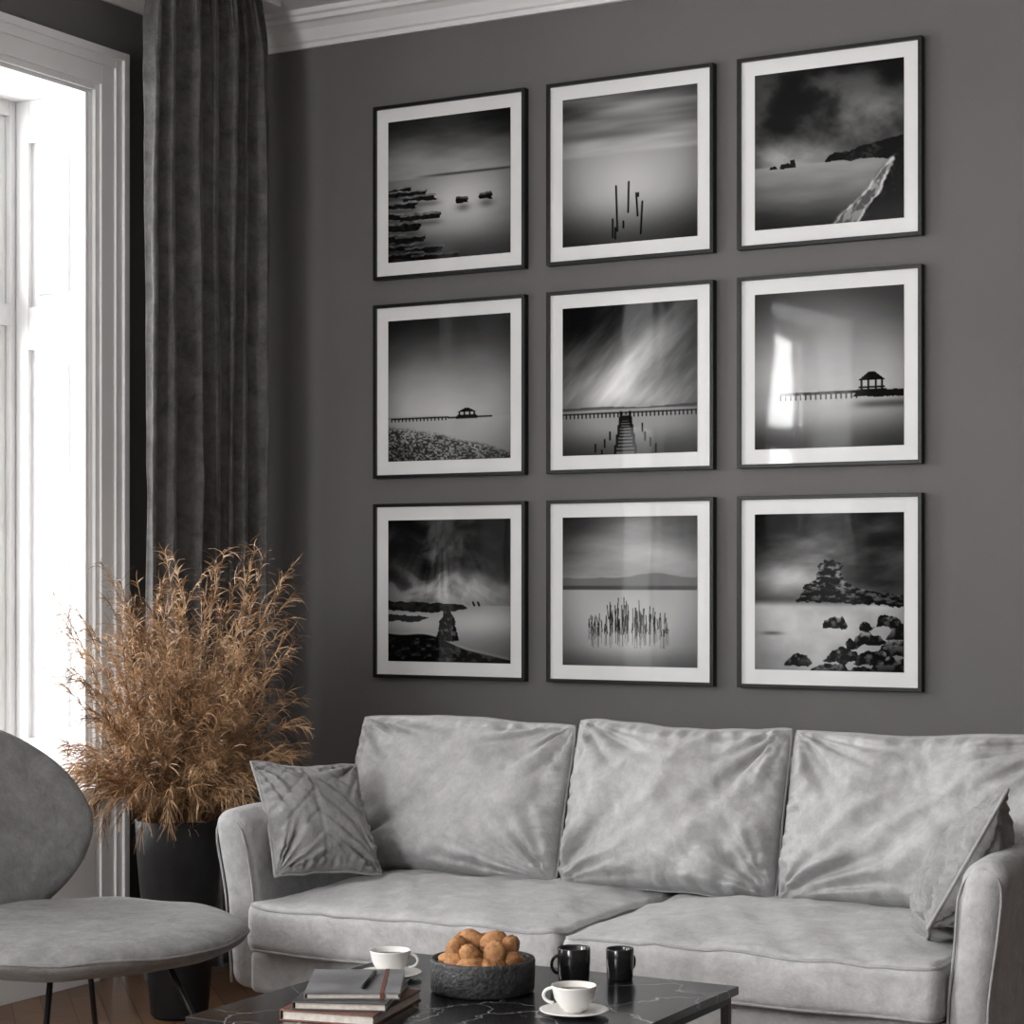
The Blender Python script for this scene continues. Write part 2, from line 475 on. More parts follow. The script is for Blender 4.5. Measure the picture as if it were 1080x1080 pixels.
def poly(pts,rough=0,seed=0,sc=20):
    x=U+rough*(fbm(U*sc,Vv*sc,seed+50)-.5); y=Vv+rough*(fbm(U*sc,Vv*sc,seed+80)-.5)
    ins=np.zeros_like(U,bool); n=len(pts)
    for i in range(n):
        x0,y0=pts[i];x1,y1=pts[(i+1)%n]
        c=((y0>y)!=(y1>y))
        with np.errstate(divide='ignore',invalid='ignore'):
            xi=(x1-x0)*(y-y0)/((y1-y0) if y1!=y0 else 1e-9)+x0
        ins^=(c&(x<xi))
    return ins.astype(float)
def vig(a=.5): 
    r=np.hypot(U-.5,Vv-.5); return 1-a*sm(.3,.75,r)
def bell(x,c,w): return np.exp(-((x-c)/w)**2)
def slab(I,x0,x1,y,th,seed,top=.42,face=.05):
    e=.012*(fbm(U*22,Vv*4,seed)-.5)*2
    yt=y+e; yb=y+th+.014*(fbm(U*14,Vv*3,seed+3)-.5)*2
    xl=x0+.02*(fbm(Vv*40,U*3,seed+5)-.5)*2; xr=x1+.05*(fbm(Vv*34,U*2,seed+6)-.5)*2
    m=((Vv>yt)&(Vv<yb)&(U>xl)&(U<xr)).astype(float)
    tx=lerp(top*(.5+.9*fbm(U*30,Vv*60,seed)),face*(.5+1.6*fbm(U*40,Vv*20,seed+1)),sm(yt+th*.22,yt+th*.38,Vv))
    return lerp(I,tx,m)
def pic1():
    hz=.42
    sky=.26+.36*sm(0,hz,Vv)+.14*(fbm(U*2,Vv*9,1)-.5)*2-.10*sm(.5,1,U)*(1-sm(0,.4,Vv))
    sea=.46+.34*bell(Vv,.6,.22)*bell(U,.6,.35)+.04*fbm(U*3,Vv*20,2)-.22*sm(.75,1,Vv)
    I=lerp(sky,sea,sm(hz-.004,hz+.006,Vv)); I=lerp(I,.18,.8*bell(Vv,hz-.008,.009)*sm(.15,.5,U))
    for k,(x0,x1,y,th) in enumerate([(-.1,.20,.475,.035),(-.1,.32,.50,.035),(.12,.41,.540,.045),(-.1,.24,.575,.05),(-.1,.15,.65,.05),(.10,.42,.665,.055),(-.1,.26,.715,.07),(-.1,.15,.80,.06),(.06,.30,.82,.05),(-.1,.24,.875,.05),(.14,.46,.90,.05),(-.1,.30,.935,.05),(.2,.58,.955,.05)]):
        I=lerp(I,.5*I,.6*bell(Vv,y+th+.02,.02)*(1-sm(x1-.05,x1+.08,U))*sm(x0-.05,x0+.03,U))
        I=slab(I,x0,x1,y,th,k*3+1,.52-.012*k,.09)
    for (x,y) in ((.62,.60),(.81,.585)):
        I=lerp(I,.5*I,.8*bell(U,x,.06)*bell(Vv,y+.055,.03))
        I=slab(I,x-.06,x+.055,y-.02,.048,int(x*50),.35,.05)
    return I*vig(.35)
def pic2():
    hz=.40
    sky=.50+.14*sm(0,hz,Vv)+.42*(fbm(U*1.2+Vv*2,Vv*11,4,3)-.5)*2*(1-.5*sm(0,hz,Vv))
    sea=.60+.20*bell(U,.5,.35)*bell(Vv,.6,.25)-.30*sm(.65,1,Vv)
    I=lerp(sky,sea,sm(hz-.02,hz+.02,Vv))
    for (x,y0,y1,l) in ((.38,.84,.96,0),(.405,.62,.92,.01),(.50,.60,.80,-.005),(.555,.68,.83,.01),(.60,.74,.95,-.012),(.46,.86,.9,0),(.57,.68,.7,0),(.40,.9,.97,.0)):
        I=lerp(I,.06,seg(x,y0,x+l,y1,.0062))
    return I*vig(.45)
def pic3():
    hz=.60
    c=fbm(U*3+Vv,Vv*4-U,9,6)
    sky=.10+.26*sm(.35,.75,c)+.44*sm(.36,.6,Vv)*bell(U,.33,.42)+.22*bell(Vv,.3,.1)*c*bell(U,.9,.5)
    sea=.60-.12*sm(.6,.8,Vv)+.10*(fbm(U*4,Vv*20,3)-.5)-.28*sm(.75,1,Vv)
    I=lerp(sky,sea,sm(hz-.006,hz+.010,Vv))
    land=poly([(.48,.605),(.51,.560),(.62,.545),(.8,.505),(1.1,.47),(1.1,.64),(.9,.62),(.7,.605)],.03,3)
    I=lerp(I,.05+.16*sm(.5,.8,fbm(U*26,Vv*40,12)),land)
    t=np.clip((Vv-.60)/.40,0,1)
    xl=.90-.38*t**1.3; xr=.93-.22*t**1.7
    n=.030*(fbm(Vv*16,U*4,6,4)-.5)*2
    w=sm(-.020,.02,U-xl-n)*sm(-.005,.012,xr+n-U)*sm(.60,.62,Vv)
    foam=sm(.42,.64,fbm(U*34,Vv*26+U*16,8,5))
    band=np.maximum(.8*bell(U-xl-n,.015,.010),bell(xr+n-U,.012,.010))
    I=lerp(I,np.clip(.36+.30*foam+.34*band,0,1),w*.92)
    I=lerp(I,.05+.11*sm(.5,.8,fbm(U*50,Vv*50,2)),(1-sm(-.008,.004,xr+n-U))*sm(.60,.615,Vv))
    for (x,w_,h) in ((.13,.03,.02),(.21,.04,.03),(.26,.022,.05)):
        I=lerp(I,.06,poly([(x-w_,hz+.02),(x-w_*.7,hz+.02-h),(x+w_*.6,hz+.02-h*1.1),(x+w_,hz+.02)],.01,1))
    return I*vig(.3)
def pier(I,x0,x1,y,h,dx,val=.06,w=.005):
    I=lerp(I,val,seg(x0,y,x1,y,w))
    for x in np.arange(x0,x1,dx): I=lerp(I,val,seg(x,y,x,y+h,.0045))
    return I
def hut(I,x,y,w,h):
    I=lerp(I,.05,poly([(x-w,y-h*.55),(x-w*.2,y-h),(x+w*.2,y-h),(x+w,y-h*.55)],0))
    for k in (-.75,-.25,.3,.75): I=lerp(I,.05,seg(x+w*k,y-h*.55,x+w*k,y,.006))
    I=lerp(I,.05,seg(x-w*.9,y-h*.18,x+w*.9,y-h*.18,.005)); return lerp(I,.05,seg(x-w,y,x+w,y,.009))
def pic4():
    hz=.70
    I=.24+.54*sm(.0,.68,Vv)*(.75+.25*bell(U,.4,.4))+.10*(fbm(U*2+Vv,Vv*5,3)-.5)
    I=lerp(I,.70,sm(hz-.004,hz+.01,Vv))
    I=lerp(I,.45,.6*bell(Vv,.695,.008)*(1-sm(.3,.6,U)))
    I=pier(I,.03,.5,.70,.016,.03,.12,.004); I=hut(I,.65,.705,.08,.065); I=lerp(I,.1,seg(.5,.705,.85,.705,.005))
    s=Vv-(.74+.20*U**1.3); m=sm(0,.04,s+.03*(fbm(U*12,Vv*12,5)-.5))
    I=lerp(I,.22+.55*sm(.38,.68,fbm(U*70,Vv*110,6,3))*(.5+.6*fbm(U*8,Vv*14,3)),m*.95)
    return I*vig(.4)
def pic5():
    hz=.70
    a=(U-.15)*.85+(Vv-.62)
    st=bell(a,.06+.1*(fbm(U*3,Vv*3,2)-.5),.17)*sm(.1,.5,U)*.38+.22*(fbm((U+Vv)*9,(U-Vv)*2,5,5)-.5)*2
    I=.14+.36*sm(0,.65,Vv)+st*(.6+.4*bell(Vv,.3,.4))+.28*bell(Vv,.62,.12)*bell(U,.45,.3)
    I=lerp(I,.62-.25*sm(.8,1,Vv),sm(hz-.005,hz+.01,Vv))
    I=lerp(I,.26,.7*poly([(-.1,.70),(-.1,.685),(.3,.675),(.6,.69),(1.1,.67),(1.1,.70)],0))
    I=pier(I,0,1.0,.722,.026,.03,.12,.004)
    I=lerp(I,.46,poly([(.45,.735),(.50,.735),(.57,1.02),(.40,1.02)],.01,3))
    for k in range(13):
        y=.75+.25*(k/13)**1.3; w=.03+.05*(y-.73)/.27
        I=lerp(I,.06,seg(.475-w,y,.48+w,y,.0055))
        if k%3==0:
            for s in (-1,1): I=lerp(I,.04,seg(.475+s*w,y-.03,.475+s*w,y+.03,.008))
    for x,y in ((.25,.93),(.32,.9),(.36,.85),(.62,.86),(.66,.9),(.7,.94),(.6,.8),(.3,.97)):
        I=lerp(I,.06,seg(x,y,x,y+.05,.0055))
    return I*vig(.45)
def pic6():
    hz=.67
    I=.38+.32*sm(0,.6,Vv)+.08*(fbm(U*2,Vv*6,8)-.5)
    I=lerp(I,.70-.36*sm(.72,1,Vv),sm(hz-.01,hz+.03,Vv))
    I=lerp(I,.25,.7*bell(Vv,.735,.025)*sm(.6,.8,U))
    I=pier(I,.18,.72,.650,.04,.034); I=lerp(I,.05,seg(.18,.655,.75,.655,.007))
    I=lerp(I,.05,poly([(.66,.685),(.70,.648),(1.1,.645),(1.1,.70)],.012,2))
    I=hut(I,.79,.65,.09,.12)
    return I*vig(.4)
def pic7():
    hz=.60
    wx=fbm(U*3,Vv*3,33,4)*1.2
    c=fbm(U*2.4+wx,Vv*4.0+wx,21,6)
    I=.15+.44*sm(.36,.68,c)*(.55+.45*bell(U,.45,.4))+.22*bell(Vv,.5,.12)*bell(U,.6,.45)
    ang=np.arctan2(U-.45,Vv+.15)
    I+=.18*(fbm(ang*18,Vv*.5,40,3)-.45)*bell(Vv,.40,.18)*bell(U,.42,.3)*2
    I*=1-.40*bell(Vv,.0,.22)
    I=lerp(I,.54+.20*bell(Vv,.72,.1),sm(hz-.004,hz+.008,Vv))
    I=lerp(I,.08+.16*fbm(U*20,Vv*40,5),poly([(-.1,.565),(.1,.575),(.35,.585),(.62,.592),(.66,.62),(.5,.645),(.3,.65),(-.1,.64)],.03,1))
    I=lerp(I,.22,poly([(-.1,.66),(.25,.675),(.34,.69),(.2,.72),(-.1,.71)],.03,4))
    s=Vv-(.80+.17*sm(.2,1,U)+.008*np.sin(U*13))
    I=lerp(I,.75,bell(s,-.006,.007)*.45)
    I=lerp(I,.06+.26*sm(.45,.8,fbm(U*24,Vv*44,4,5)),sm(0,.010,s))
    I=lerp(I,.04+.34*sm(.5,.75,fbm(U*40,Vv*40,5)),poly([(.40,.85),(.42,.77),(.425,.72),(.445,.69),(.45,.645),(.48,.635),(.505,.61),(.53,.65),(.55,.69),(.555,.75),(.59,.85)],.04,6,28))
    for x in (.70,.74): I=lerp(I,.1,seg(x,.58,x+.01,.60,.007))
    return I*vig(.4)
def pic8():
    I=.30+.38*bell(Vv,.18,.16)*bell(U,.6,.5)+.26*sm(.1,.4,Vv)+.20*(fbm(U*1.6,Vv*6,14,5)-.5)*2
    I=lerp(I,.46,sm(0,.01,Vv-(.42-.07*fbm(U*3,U*0,3))))
    I=lerp(I,.30,sm(.455,.47,Vv)*(1-sm(.485,.495,Vv)))
    I=lerp(I,.68+.12*bell(U,.5,.3)*bell(Vv,.75,.2)-.18*sm(.85,1,Vv),sm(.485,.495,Vv))
    r=np.random.RandomState(5)
    for k in range(110):
        x=.20+.60*r.rand(); w=1-abs(x-.5)/.33; y1=.68+.12*r.rand(); y0=y1-.02-.13*r.rand()*max(.2,w)-.04*w
        I=lerp(I,.07,.85*seg(x,y0,x+.018*(r.rand()-.5),y1,.0024))
        I=lerp(I,.30,.35*seg(x,y1,x,y1+.08,.003))
    return I*vig(.45)
def rock(I,x,y,w,h,k,lit=.5):
    m=poly([(x-w,y+h*.6),(x-w*.75,y-h*.3),(x-.2*w,y-h),(x+w*.5,y-h*.7),(x+w,y+h*.4),(x+w*.6,y+h*.7)],.05,k)
    sh=np.clip(1-(Vv-(y-h))/(2*h),0,1)
    tx=.05+lit*sh*sm(.42,.7,fbm(U*26+k,Vv*34,k,5))
    return lerp(I,tx,m)
def pic9():
    c=fbm(U*2+Vv,Vv*5,31,5)
    I=.12+.34*sm(.25,.8,c)+.42*bell(Vv,.44,.13)*bell(U,.2,.3)+.2*bell(Vv,.3,.2)*bell(U,.45,.2)*c
    I=lerp(I,.72+.14*(fbm(U*5,Vv*7,3)-.5)*2,sm(.54,.60,Vv))
    tex=.04+.50*sm(.48,.76,fbm(U*30,Vv*70,8,6))*(1-.4*sm(.42,.56,Vv))
    I=lerp(I,tex,poly([(.28,.56),(.33,.50),(.34,.45),(.42,.42),(.43,.36),(.42,.325),(.47,.30),(.53,.305),(.60,.33),(.585,.36),(.60,.42),(.68,.47),(.8,.50),(1.1,.52),(1.1,.60),(.8,.575),(.5,.57)],.04,9,30))
    I=lerp(I,.3,.8*bell(Vv,.765,.012)*bell(U,.12,.07))
    for k,(x,y,w,h) in enumerate([(.55,.70,.09,.055),(.75,.72,.05,.03),(.90,.69,.10,.05),(.98,.76,.1,.07),(.78,.80,.12,.05),(.66,.84,.06,.04),(.95,.86,.12,.07),(.30,.94,.10,.05),(.60,.91,.14,.06),(.80,.92,.14,.06),(.94,.97,.16,.06),(.52,1.0,.16,.05),(.72,1.0,.1,.04)]):
        I=rock(I,x,y,w,h,k+1,.6)
    return I*vig(.35)
pics=[pic1,pic2,pic3,pic4,pic5,pic6,pic7,pic8,pic9]
FX=[.524,1.211,1.898]; FZ=[2.951,2.259,1.566]; FS=.605
def framed(x0,ztop,fn):
    x1=x0+FS; z1=ztop; z0=ztop-FS
    e=empty('framed_photo',(x0+FS/2,0,z0+FS/2))
    b=.012; ya,yb=-.030,-.001
    boxes('frame',[(x0,x0+b,ya,yb,z0,z1),(x1-b,x1,ya,yb,z0,z1),(x0+b,x1-b,ya,yb,z0,z0+b),(x0+b,x1-b,ya,yb,z1-b,z1)],M_black,e,.0015)
    mb=.058
    boxes('mat_board',[(x0+b,x1-b,-.020,-.004,z0+b,z1-b)],M_mat,e)
    I=np.clip((fn()-.02)*1.06,0.0,1)**2.2*.80+.003
    px=x0+mb+U*(FS-2*mb); pz=z1-mb-Vv*(FS-2*mb)
    V=np.stack([px,np.full_like(px,-.0212),pz],-1).reshape(-1,3)
    n=NP+1
    i,j=np.meshgrid(np.arange(NP),np.arange(NP),indexing='ij'); a=(i*n+j).ravel()
    F=np.stack([a,a+1,a+n+1,a+n],-1)
    me=bpy.data.meshes.new('print'); me.from_pydata(V.tolist(),[],F.tolist()); me.update()
    at=me.color_attributes.new('Col','FLOAT_COLOR','POINT')
    C=np.repeat(I.reshape(-1,1),4,1); C[:,3]=1
    at.data.foreach_set('color',C.ravel().astype(np.float32))
    me.materials.append(M_print)
    o=link(bpy.data.objects.new('print',me)); par(o,e)
for r in range(3):
    for c in range(3):
        framed(FX[c],FZ[r],pics[r*3+c])

# ------------------------------------------------------------------ sofa
sofa=empty('sofa',(2.09,-1.1,0))
SX0,SX1=1.125,3.06; SY=-1.60
def soft(seed,amp=.004,sc=6):
    def f(v):
        n=Vector((mn.noise(v*sc+Vector((seed,0,0))),mn.noise(v*sc+Vector((0,seed,5))),mn.noise(v*sc+Vector((7,0,seed)))))
        return v+n*amp
    return f
def seatdef(w,d,h,seed):
    base_=soft(seed,.009,4)
    def f(v):
        sx=v.x/(w/2); sy=v.y/(d/2)
        top=v.z>0
        if top: v.z+=.036*(1-min(1,abs(sx))**3)*(1-min(1,abs(sy))**2.5)+.010*max(0,sy)
        v=base_(v)
        if top:
            v.z+=.009*mn.noise(Vector((v.x*12+v.y*8+seed,v.y*3-v.x*2,seed)))+.009*mn.noise(Vector((v.x*5,v.y*9,seed+4)))-.006*abs(mn.noise(Vector((v.x*9,v.y*16,seed+8))))
        if sy<-.9: v.y+=.006*mn.noise(Vector((v.x*12,v.z*6,seed)))
        return v
    return f
mid=(SX0+SX1)/2
for k,(a,b) in enumerate(((SX0,mid-.003),(mid+.003,SX1))):
    w=b-a; d=.78; h=.135; cx=(a+b)/2; cy=SY+d/2; cz=.295+h/2
    rbox('seat_cushion',(w,d,h),.032,M_sofa,sofa,(60,44,6),seatdef(w,d,h,k*11+3),Matrix.Translation((cx,cy,cz)))
    for zz in (h/2-.009,-h/2+.009):
        pts=[]; df=seatdef(w,d,h,k*11+3)
        ix=w/2-.009; iy=d/2-.009; rc=.03
        for (qx,qy,a0) in ((1,-1,-90),(1,1,0),(-1,1,90),(-1,-1,180)):
            for t in range(7):
                an=math.radians(a0+90*t/6)
                pts.append(Vector((qx*(ix-rc)+rc*math.cos(an),qy*(iy-rc)+rc*math.sin(an),zz)))
            nx={(1,-1):(1,1),(1,1):(-1,1),(-1,1):(-1,-1),(-1,-1):(1,-1)}[(qx,qy)]
            an=math.radians(a0+90); p0=pts[-1]
            p1=Vector((nx[0]*(ix-rc)+rc*math.cos(an),nx[1]*(iy-rc)+rc*math.sin(an),zz))
            for t in range(1,20): pts.append(p0.lerp(p1,t/20))
        P=[Matrix.Translation((cx,cy,cz))@df(p.copy()) for p in pts]
        tube('seat_piping',P,.0048,M_pipe,sofa,6,True)
rbox('base_frame',(SX1-SX0+.02,.90,.115),.02,M_sofa,sofa,(50,20,5),soft(5,.003,5),Matrix.Translation((mid,-1.10,.237)))
def backdef(v):
    v.y+= (v.z)*.22; return v
rbox('back_frame',(SX1-SX0+.16,.13,.62),.045,M_sofa,sofa,(40,6,20),backdef,Matrix.Translation((mid,-.70,.49)))
def armdef(sg):
    def f(v):
        t=(v.z+.25)/.50
        v.x+=sg*(.045*t*t+.005*math.sin(v.y*3))
        fr=max(0,(-v.y-.2)/.3)
        v.z-=.02*fr*fr*max(0,t)
        v.y-= .035*t*(1 if v.y<0 else 0)*min(1,abs(v.y)/.45)
        v+=Vector((mn.noise(v*6),0,mn.noise(v*5+Vector((3,3,3)))))*.008
        return v
    return f
AY=(-1.55+-.63)/2; AZ=.43
rbox('arm_left',(.105,.90,.50),.048,M_sofa,sofa,(5,40,26),armdef(-1),Matrix.Translation((SX0-.040,AY,AZ)))
rbox('arm_right',(.105,.90,.50),.048,M_sofa,sofa,(5,40,26),armdef(1),Matrix.Translation((SX1+.052,AY,AZ)))
for sg,xc in ((-1,SX0-.040),(1,SX1+.052)):
    df=armdef(sg); pts=[]
    for side in (-1,1):
        zs=[-.235+i*.040 for i in range(11)]
        if side==1: zs=zs[::-1]
        if side==1:
            for t in range(1,8):
                an=math.pi-math.pi*t/8; pts.append(Vector((.045*math.cos(an),-.436,.175+.058*math.sin(an))))
        for z in zs: pts.append(Vector((side*.047,-.436,z*1.0)))
    P=[Matrix.Translation((xc,AY,AZ))@df(p.copy()) for p in pts]
    tube('arm_piping',P,.0035,M_pipe,sofa,6)
G=[]
for x in (SX0+.06,mid,SX1-.06):
    for y in (-1.48,-.72):
        G.append(tube_geo([(x,y,.0),(x,y,.19)],[.012,.02],12))
join_geo('legs',G,M_metal,sofa)
def cm(x,y,z,tilt,rz=0,roll=0):
    return Matrix.Translation((x,y,z))@Matrix.Rotation(math.radians(rz),4,'Z')@Matrix.Rotation(math.radians(-tilt),4,'X')@Matrix.Rotation(math.radians(roll),4,'Y')
cushion('back_cushion',.74,.47,.25,M_sofa,cm(1.385,-.90,.668,16,0,0),sofa,1,100,.03,.03,3.6,.5,1.1,pipe=M_pipe,sag=1,folds=(math.radians(-35),7,.008),slump=.15)
cushion('back_cushion',.66,.47,.25,M_sofa,cm(2.085,-.90,.670,15,0,0),sofa,2,100,.03,.03,3.6,.5,1.15,pipe=M_pipe,sag=1,folds=(math.radians(50),9,.012),slump=.15)
cushion('back_cushion',.78,.47,.25,M_sofa,cm(2.80,-.90,.672,16,0,0),sofa,3,100,.03,.03,3.6,.5,1.15,pipe=M_pipe,sag=1,folds=(math.radians(38),9,.022),slump=.15)
def pil(name,x,y,z,rz,tilt,roll,seed,s=.40,t=.15):
    e=empty(name,(x,y,z))
    return cushion('cushion_body',s,s,t,M_pillow,cm(x,y,z,tilt,rz,roll),e,seed,80,.07,.0,2.6,.6,.7,quilt=True,pipe=M_pipe)
pil('throw_pillow',1.165,-1.30,.630,68,30,5,4,.345,.15)
pil('throw_pillow',3.035,-1.33,.610,-80,28,-20,6,.37,.18)

# ------------------------------------------------------------------ armchair
chair=empty('lounge_chair',(1.0,-2.14,0))
fang=math.atan2(-.25,.966)
CM=Matrix.Translation((1.00,-2.14,0))@Matrix.Rotation(fang,4,'Z')
def pad(name,rx,ry,th,mat,M,dish,shape=None,NR=26,NA=96,pipe=True,seed=0):
    V=[];F=[]
    def pt(r,a,side):
        x=rx*r*math.cos(a); y=ry*r*math.sin(a)
        if shape: x,y=shape(x,y)
        e=(max(0,1-r**4))**.5
        z=side*th/2*e+dish(x,y)
        z+=.008*mn.noise(Vector((x*6+seed,y*6,side)))
        return Vector((x,y,z))
    for side in (1,-1):
        o=len(V); V.append(M@pt(0,0,side))
        for i in range(1,NR+1):
            r=math.sin(math.pi/2*i/NR)
            for k in range(NA): V.append(M@pt(r,2*math.pi*k/NA,side))
        for k in range(NA):
            l=(k+1)%NA
            f=(o,o+1+k,o+1+l); F.append(f if side>0 else f[::-1])
            for i in range(NR-1):
                a=o+1+i*NA; f=(a+k,a+NA+k,a+NA+l,a+l); F.append(f if side>0 else f[::-1])
    bm=bmesh.new(); bv=[bm.verts.new(v) for v in V]
    for f in F: bm.faces.new([bv[i] for i in f])
    bmesh.ops.remove_doubles(bm,verts=bm.verts,dist=1e-5); bmesh.ops.recalc_face_normals(bm,faces=bm.faces)
    bm_obj(name,bm,mat,chair)
    if pipe:
        tube(name+'_piping',[M@pt(1,2*math.pi*k/NA,1) for k in range(NA)],.004,M_chair,chair,6,True)
pad('seat',.44,.44,.11,M_chair,CM@Matrix.Translation((0.005,0,.410)),lambda x,y:-.010+.09*(x*x+y*y))
def bshape(x,y):
    return x, y*(1.0-.16*(x/.27)-.06*(x/.27)**2) if x>0 else y*(1.0-.12*(x/.27)**2)
lean=math.radians(12)
BM=CM@Matrix.Translation((-.39,0,.655))@Matrix(((math.sin(-lean),0,math.cos(lean),0),(0,1,0,0),(math.cos(lean),0,math.sin(lean),0),(0,0,0,1)))
pad('backrest',.26,.285,.10,M_chair,BM,lambda x,y:.9*y*y,bshape,seed=4)
G=[]
for (a,b) in ((.20,.20),(.20,-.20),(-.2,.2),(-.2,-.2)):
    p0=CM@Vector((a*.8,b*.8,.38)); p1=CM@Vector((a*1.45,b*1.45,0)); G.append(tube_geo([p0,p1],.0075,10))
G.append(tube_geo([CM@Vector((.16*math.cos(t*math.pi/12),.16*math.sin(t*math.pi/12),.35)) for t in range(24)],.008,8,True))
G.append(tube_geo([CM@Vector(p) for p in ((-.1,0,.355),(-.32,0,.345),(-.43,0,.42),(-.46,0,.60))],.011,8))
join_geo('legs',G,M_metal,chair)

# ------------------------------------------------------------------ coffee table
TX0,TX1,TY0,TY1,TZ=1.908,2.749,-2.833,-2.005,.43
table=empty('coffee_table',((TX0+TX1)/2,(TY0+TY1)/2,0))
boxes('marble_top',[(TX0,TX1,TY0,TY1,TZ-.018,TZ)],M_marble,table,.002)
L=[]
w=.018; zt=TZ-.018
for x in (TX0+.012,TX1-.012-w):
    for y in (TY0+.012,TY1-.012-w): L.append((x,x+w,y,y+w,0,zt))
for y in (TY0+.012,TY1-.012-w):
    L.append((TX0+.03,TX1-.03,y,y+w,zt-w,zt)); 
for x in (TX0+.012,TX1-.012-w):
    L.append((x,x+w,TY0+.03,TY1-.03,zt-w,zt)); L.append((x,x+w,TY0+.03,TY1-.03,.0,w))
boxes('metal_frame',L,M_metal,table,.0015)

bx,by=2.296,-2.319
lathe('bowl',[(.0,TZ),(.100,TZ),(.110,TZ+.006),(.112,TZ+.066),(.110,TZ+.071),(.104,TZ+.071),(.101,TZ+.066),(.099,TZ+.014),(.0,TZ+.012)],(bx,by,0),M_bowl,n=72)
def blob(c,r,rot,seed,n=20):
    V=[];F=[]
    R=Euler(rot).to_matrix()
    for i in range(n+1):
        th=math.pi*i/n
        for k in range(n):
            ph=2*math.pi*k/n
            d=Vector((math.sin(th)*math.cos(ph),math.sin(th)*math.sin(ph),math.cos(th)))
            s=1+.05*mn.noise(d*2.5+Vector((seed,0,0)))
            s*=1+.03*math.cos(ph*9)*math.sin(th)
            s*=1-.12*math.exp(-((th-math.pi/2)/.13)**2)
            v=Vector((d.x*r[0],d.y*r[1],d.z*r[2]))*s
            V.append(Vector(c)+R@v)
    for i in range(n):
        for k in range(n):
            l=(k+1)%n; F.append((i*n+k,(i+1)*n+k,(i+1)*n+l,i*n+l))
    return V,F
G=[]
rr=random.Random(11)
for k in range(9):
    a=k*2*math.pi/9; G.append(blob((bx+.064*math.cos(a),by+.064*math.sin(a),TZ+.058+.01*rr.random()),(.034,.027,.021),(rr.uniform(-.6,.6),rr.uniform(-.9,.9),rr.uniform(0,6)),k))
for k in range(3):
    a=k*2.1; G.append(blob((bx+.02*math.cos(a),by+.02*math.sin(a),TZ+.042),(.034,.03,.024),(0,0,a),k+20))
for k in range(7):
    a=k*2*math.pi/7+.3; G.append(blob((bx+.054*math.cos(a),by+.054*math.sin(a),TZ+.082+.008*rr.random()),(.034,.026,.020),(rr.uniform(-1.2,1.2),rr.uniform(-1.2,1.2),rr.uniform(0,6)),k+40))
for k in range(2):
    G.append(blob((bx+.024*(2*k-1),by+.005,TZ+.104),(.034,.027,.02),(.4*k,.5-.9*k,1.2*k),k+60))
join_geo('cookie_pile',G,M_cookie)

def cup(x,y,hang,s=1.0):
    e=empty('coffee_cup',(x,y,TZ)); z=TZ
    lathe('saucer',[(0,z+.0005),(.030*s,z+.0005),(.045*s,z+.004),(.068*s,z+.010),(.070*s,z+.012),(.066*s,z+.0125),(.044*s,z+.007),(.0,z+.006)],(x,y,0),M_cup,e)
    b=z+.007
    lathe('cup_body',[(0,b),(.020*s,b),(.022*s,b+.004),(.030*s,b+.010),(.040*s,b+.028),(.045*s,b+.050),(.0455*s,b+.053),(.0435*s,b+.053),(.0385*s,b+.030),(.026*s,b+.012),(0,b+.010)],(x,y,0),M_cup,e)
    lathe('coffee',[(0,b+.040),(.041*s,b+.040),(.041*s,b+.0415),(0,b+.0415)],(x,y,0),M_coffee,e)
    d=Vector((math.cos(hang),math.sin(hang),0)); c=Vector((x,y,b))
    pts=[c+d*(.041*s+.021*math.sin(t))+Vector((0,0,.031+.015*math.cos(t))) for t in [math.pi*i/12 for i in range(13)]]
    tube('handle',pts,.0033,M_cup,e,8)
cup(2.042,-2.285,math.radians(20)); cup(2.578,-2.440,math.radians(200),1.0)
def blackmug(x,y,s=1,h=.072,hang=3.6,handle=True):
    e=empty('black_mug',(x,y,TZ)); r=.036*s; z=TZ
    lathe('body',[(0,z),(r*.86,z),(r*.92,z+.003),(r,z+h*.6),(r,z+h-.002),(r*.97,z+h),(r*.92,z+h-.003),(r*.9,z+.01),(0,z+.008)],(x,y,0),M_blackcer,e)
    lathe('coffee',[(0,z+h*.8),(r*.91,z+h*.8),(r*.91,z+h*.8+.001),(0,z+h*.8+.001)],(x,y,0),M_coffee,e)
    d=Vector((math.cos(hang),math.sin(hang),0)); c=Vector((x,y,z))
    if handle:
        pts=[c+d*(r*.95+.014*math.sin(t))+Vector((0,0,h*.5+h*.25*math.cos(t))) for t in [math.pi*i/12 for i in range(13)]]
        tube('handle',pts,.0035,M_blackcer,e,8)
blackmug(2.418,-2.135,1,.075); blackmug(2.492,-2.06,.85,.068,1.2)

def book(x,y,z,w,d,h,rz,cov):
    e=empty('book',(x,y,z))
    M=Matrix.Translation((x,y,z))@Matrix.Rotation(math.radians(rz),4,'Z')
    def b(name,a,mat,bev=.001):
        o=boxes(name,[a] if not isinstance(a,list) else a,mat,None,bev)
        o.data.transform(M); par(o,e)
    b('pages',(-w/2+.006,w/2-.004,-d/2+.004,d/2-.004,.003,h-.003),M_page,0)
    b('cover',[(-w/2,w/2,-d/2,d/2,0,.003),(-w/2,w/2,-d/2,d/2,h-.003,h),(-w/2,-w/2+.003,-d/2,d/2,.003,h-.003)],cov)
    return M,b
book(2.165,-2.620,TZ+.0,.20,.27,.022,12,M_strap)
book(2.160,-2.610,TZ+.0225,.19,.26,.017,22,M_cover2)
M3,b3=book(2.155,-2.590,TZ+.040,.19,.25,.014,30,M_cover1)
b3('elastic_strap',(.055,.063,-.1255,.1255,-.0003,.0147),M_strap,0)
e=empty('pen',(2.155,-2.59,TZ+.058))
tube('pen_barrel',[M3@Vector((.02,-.09,.0185)),M3@Vector((.035,.07,.0185))],.0042,M_metal,e,10)
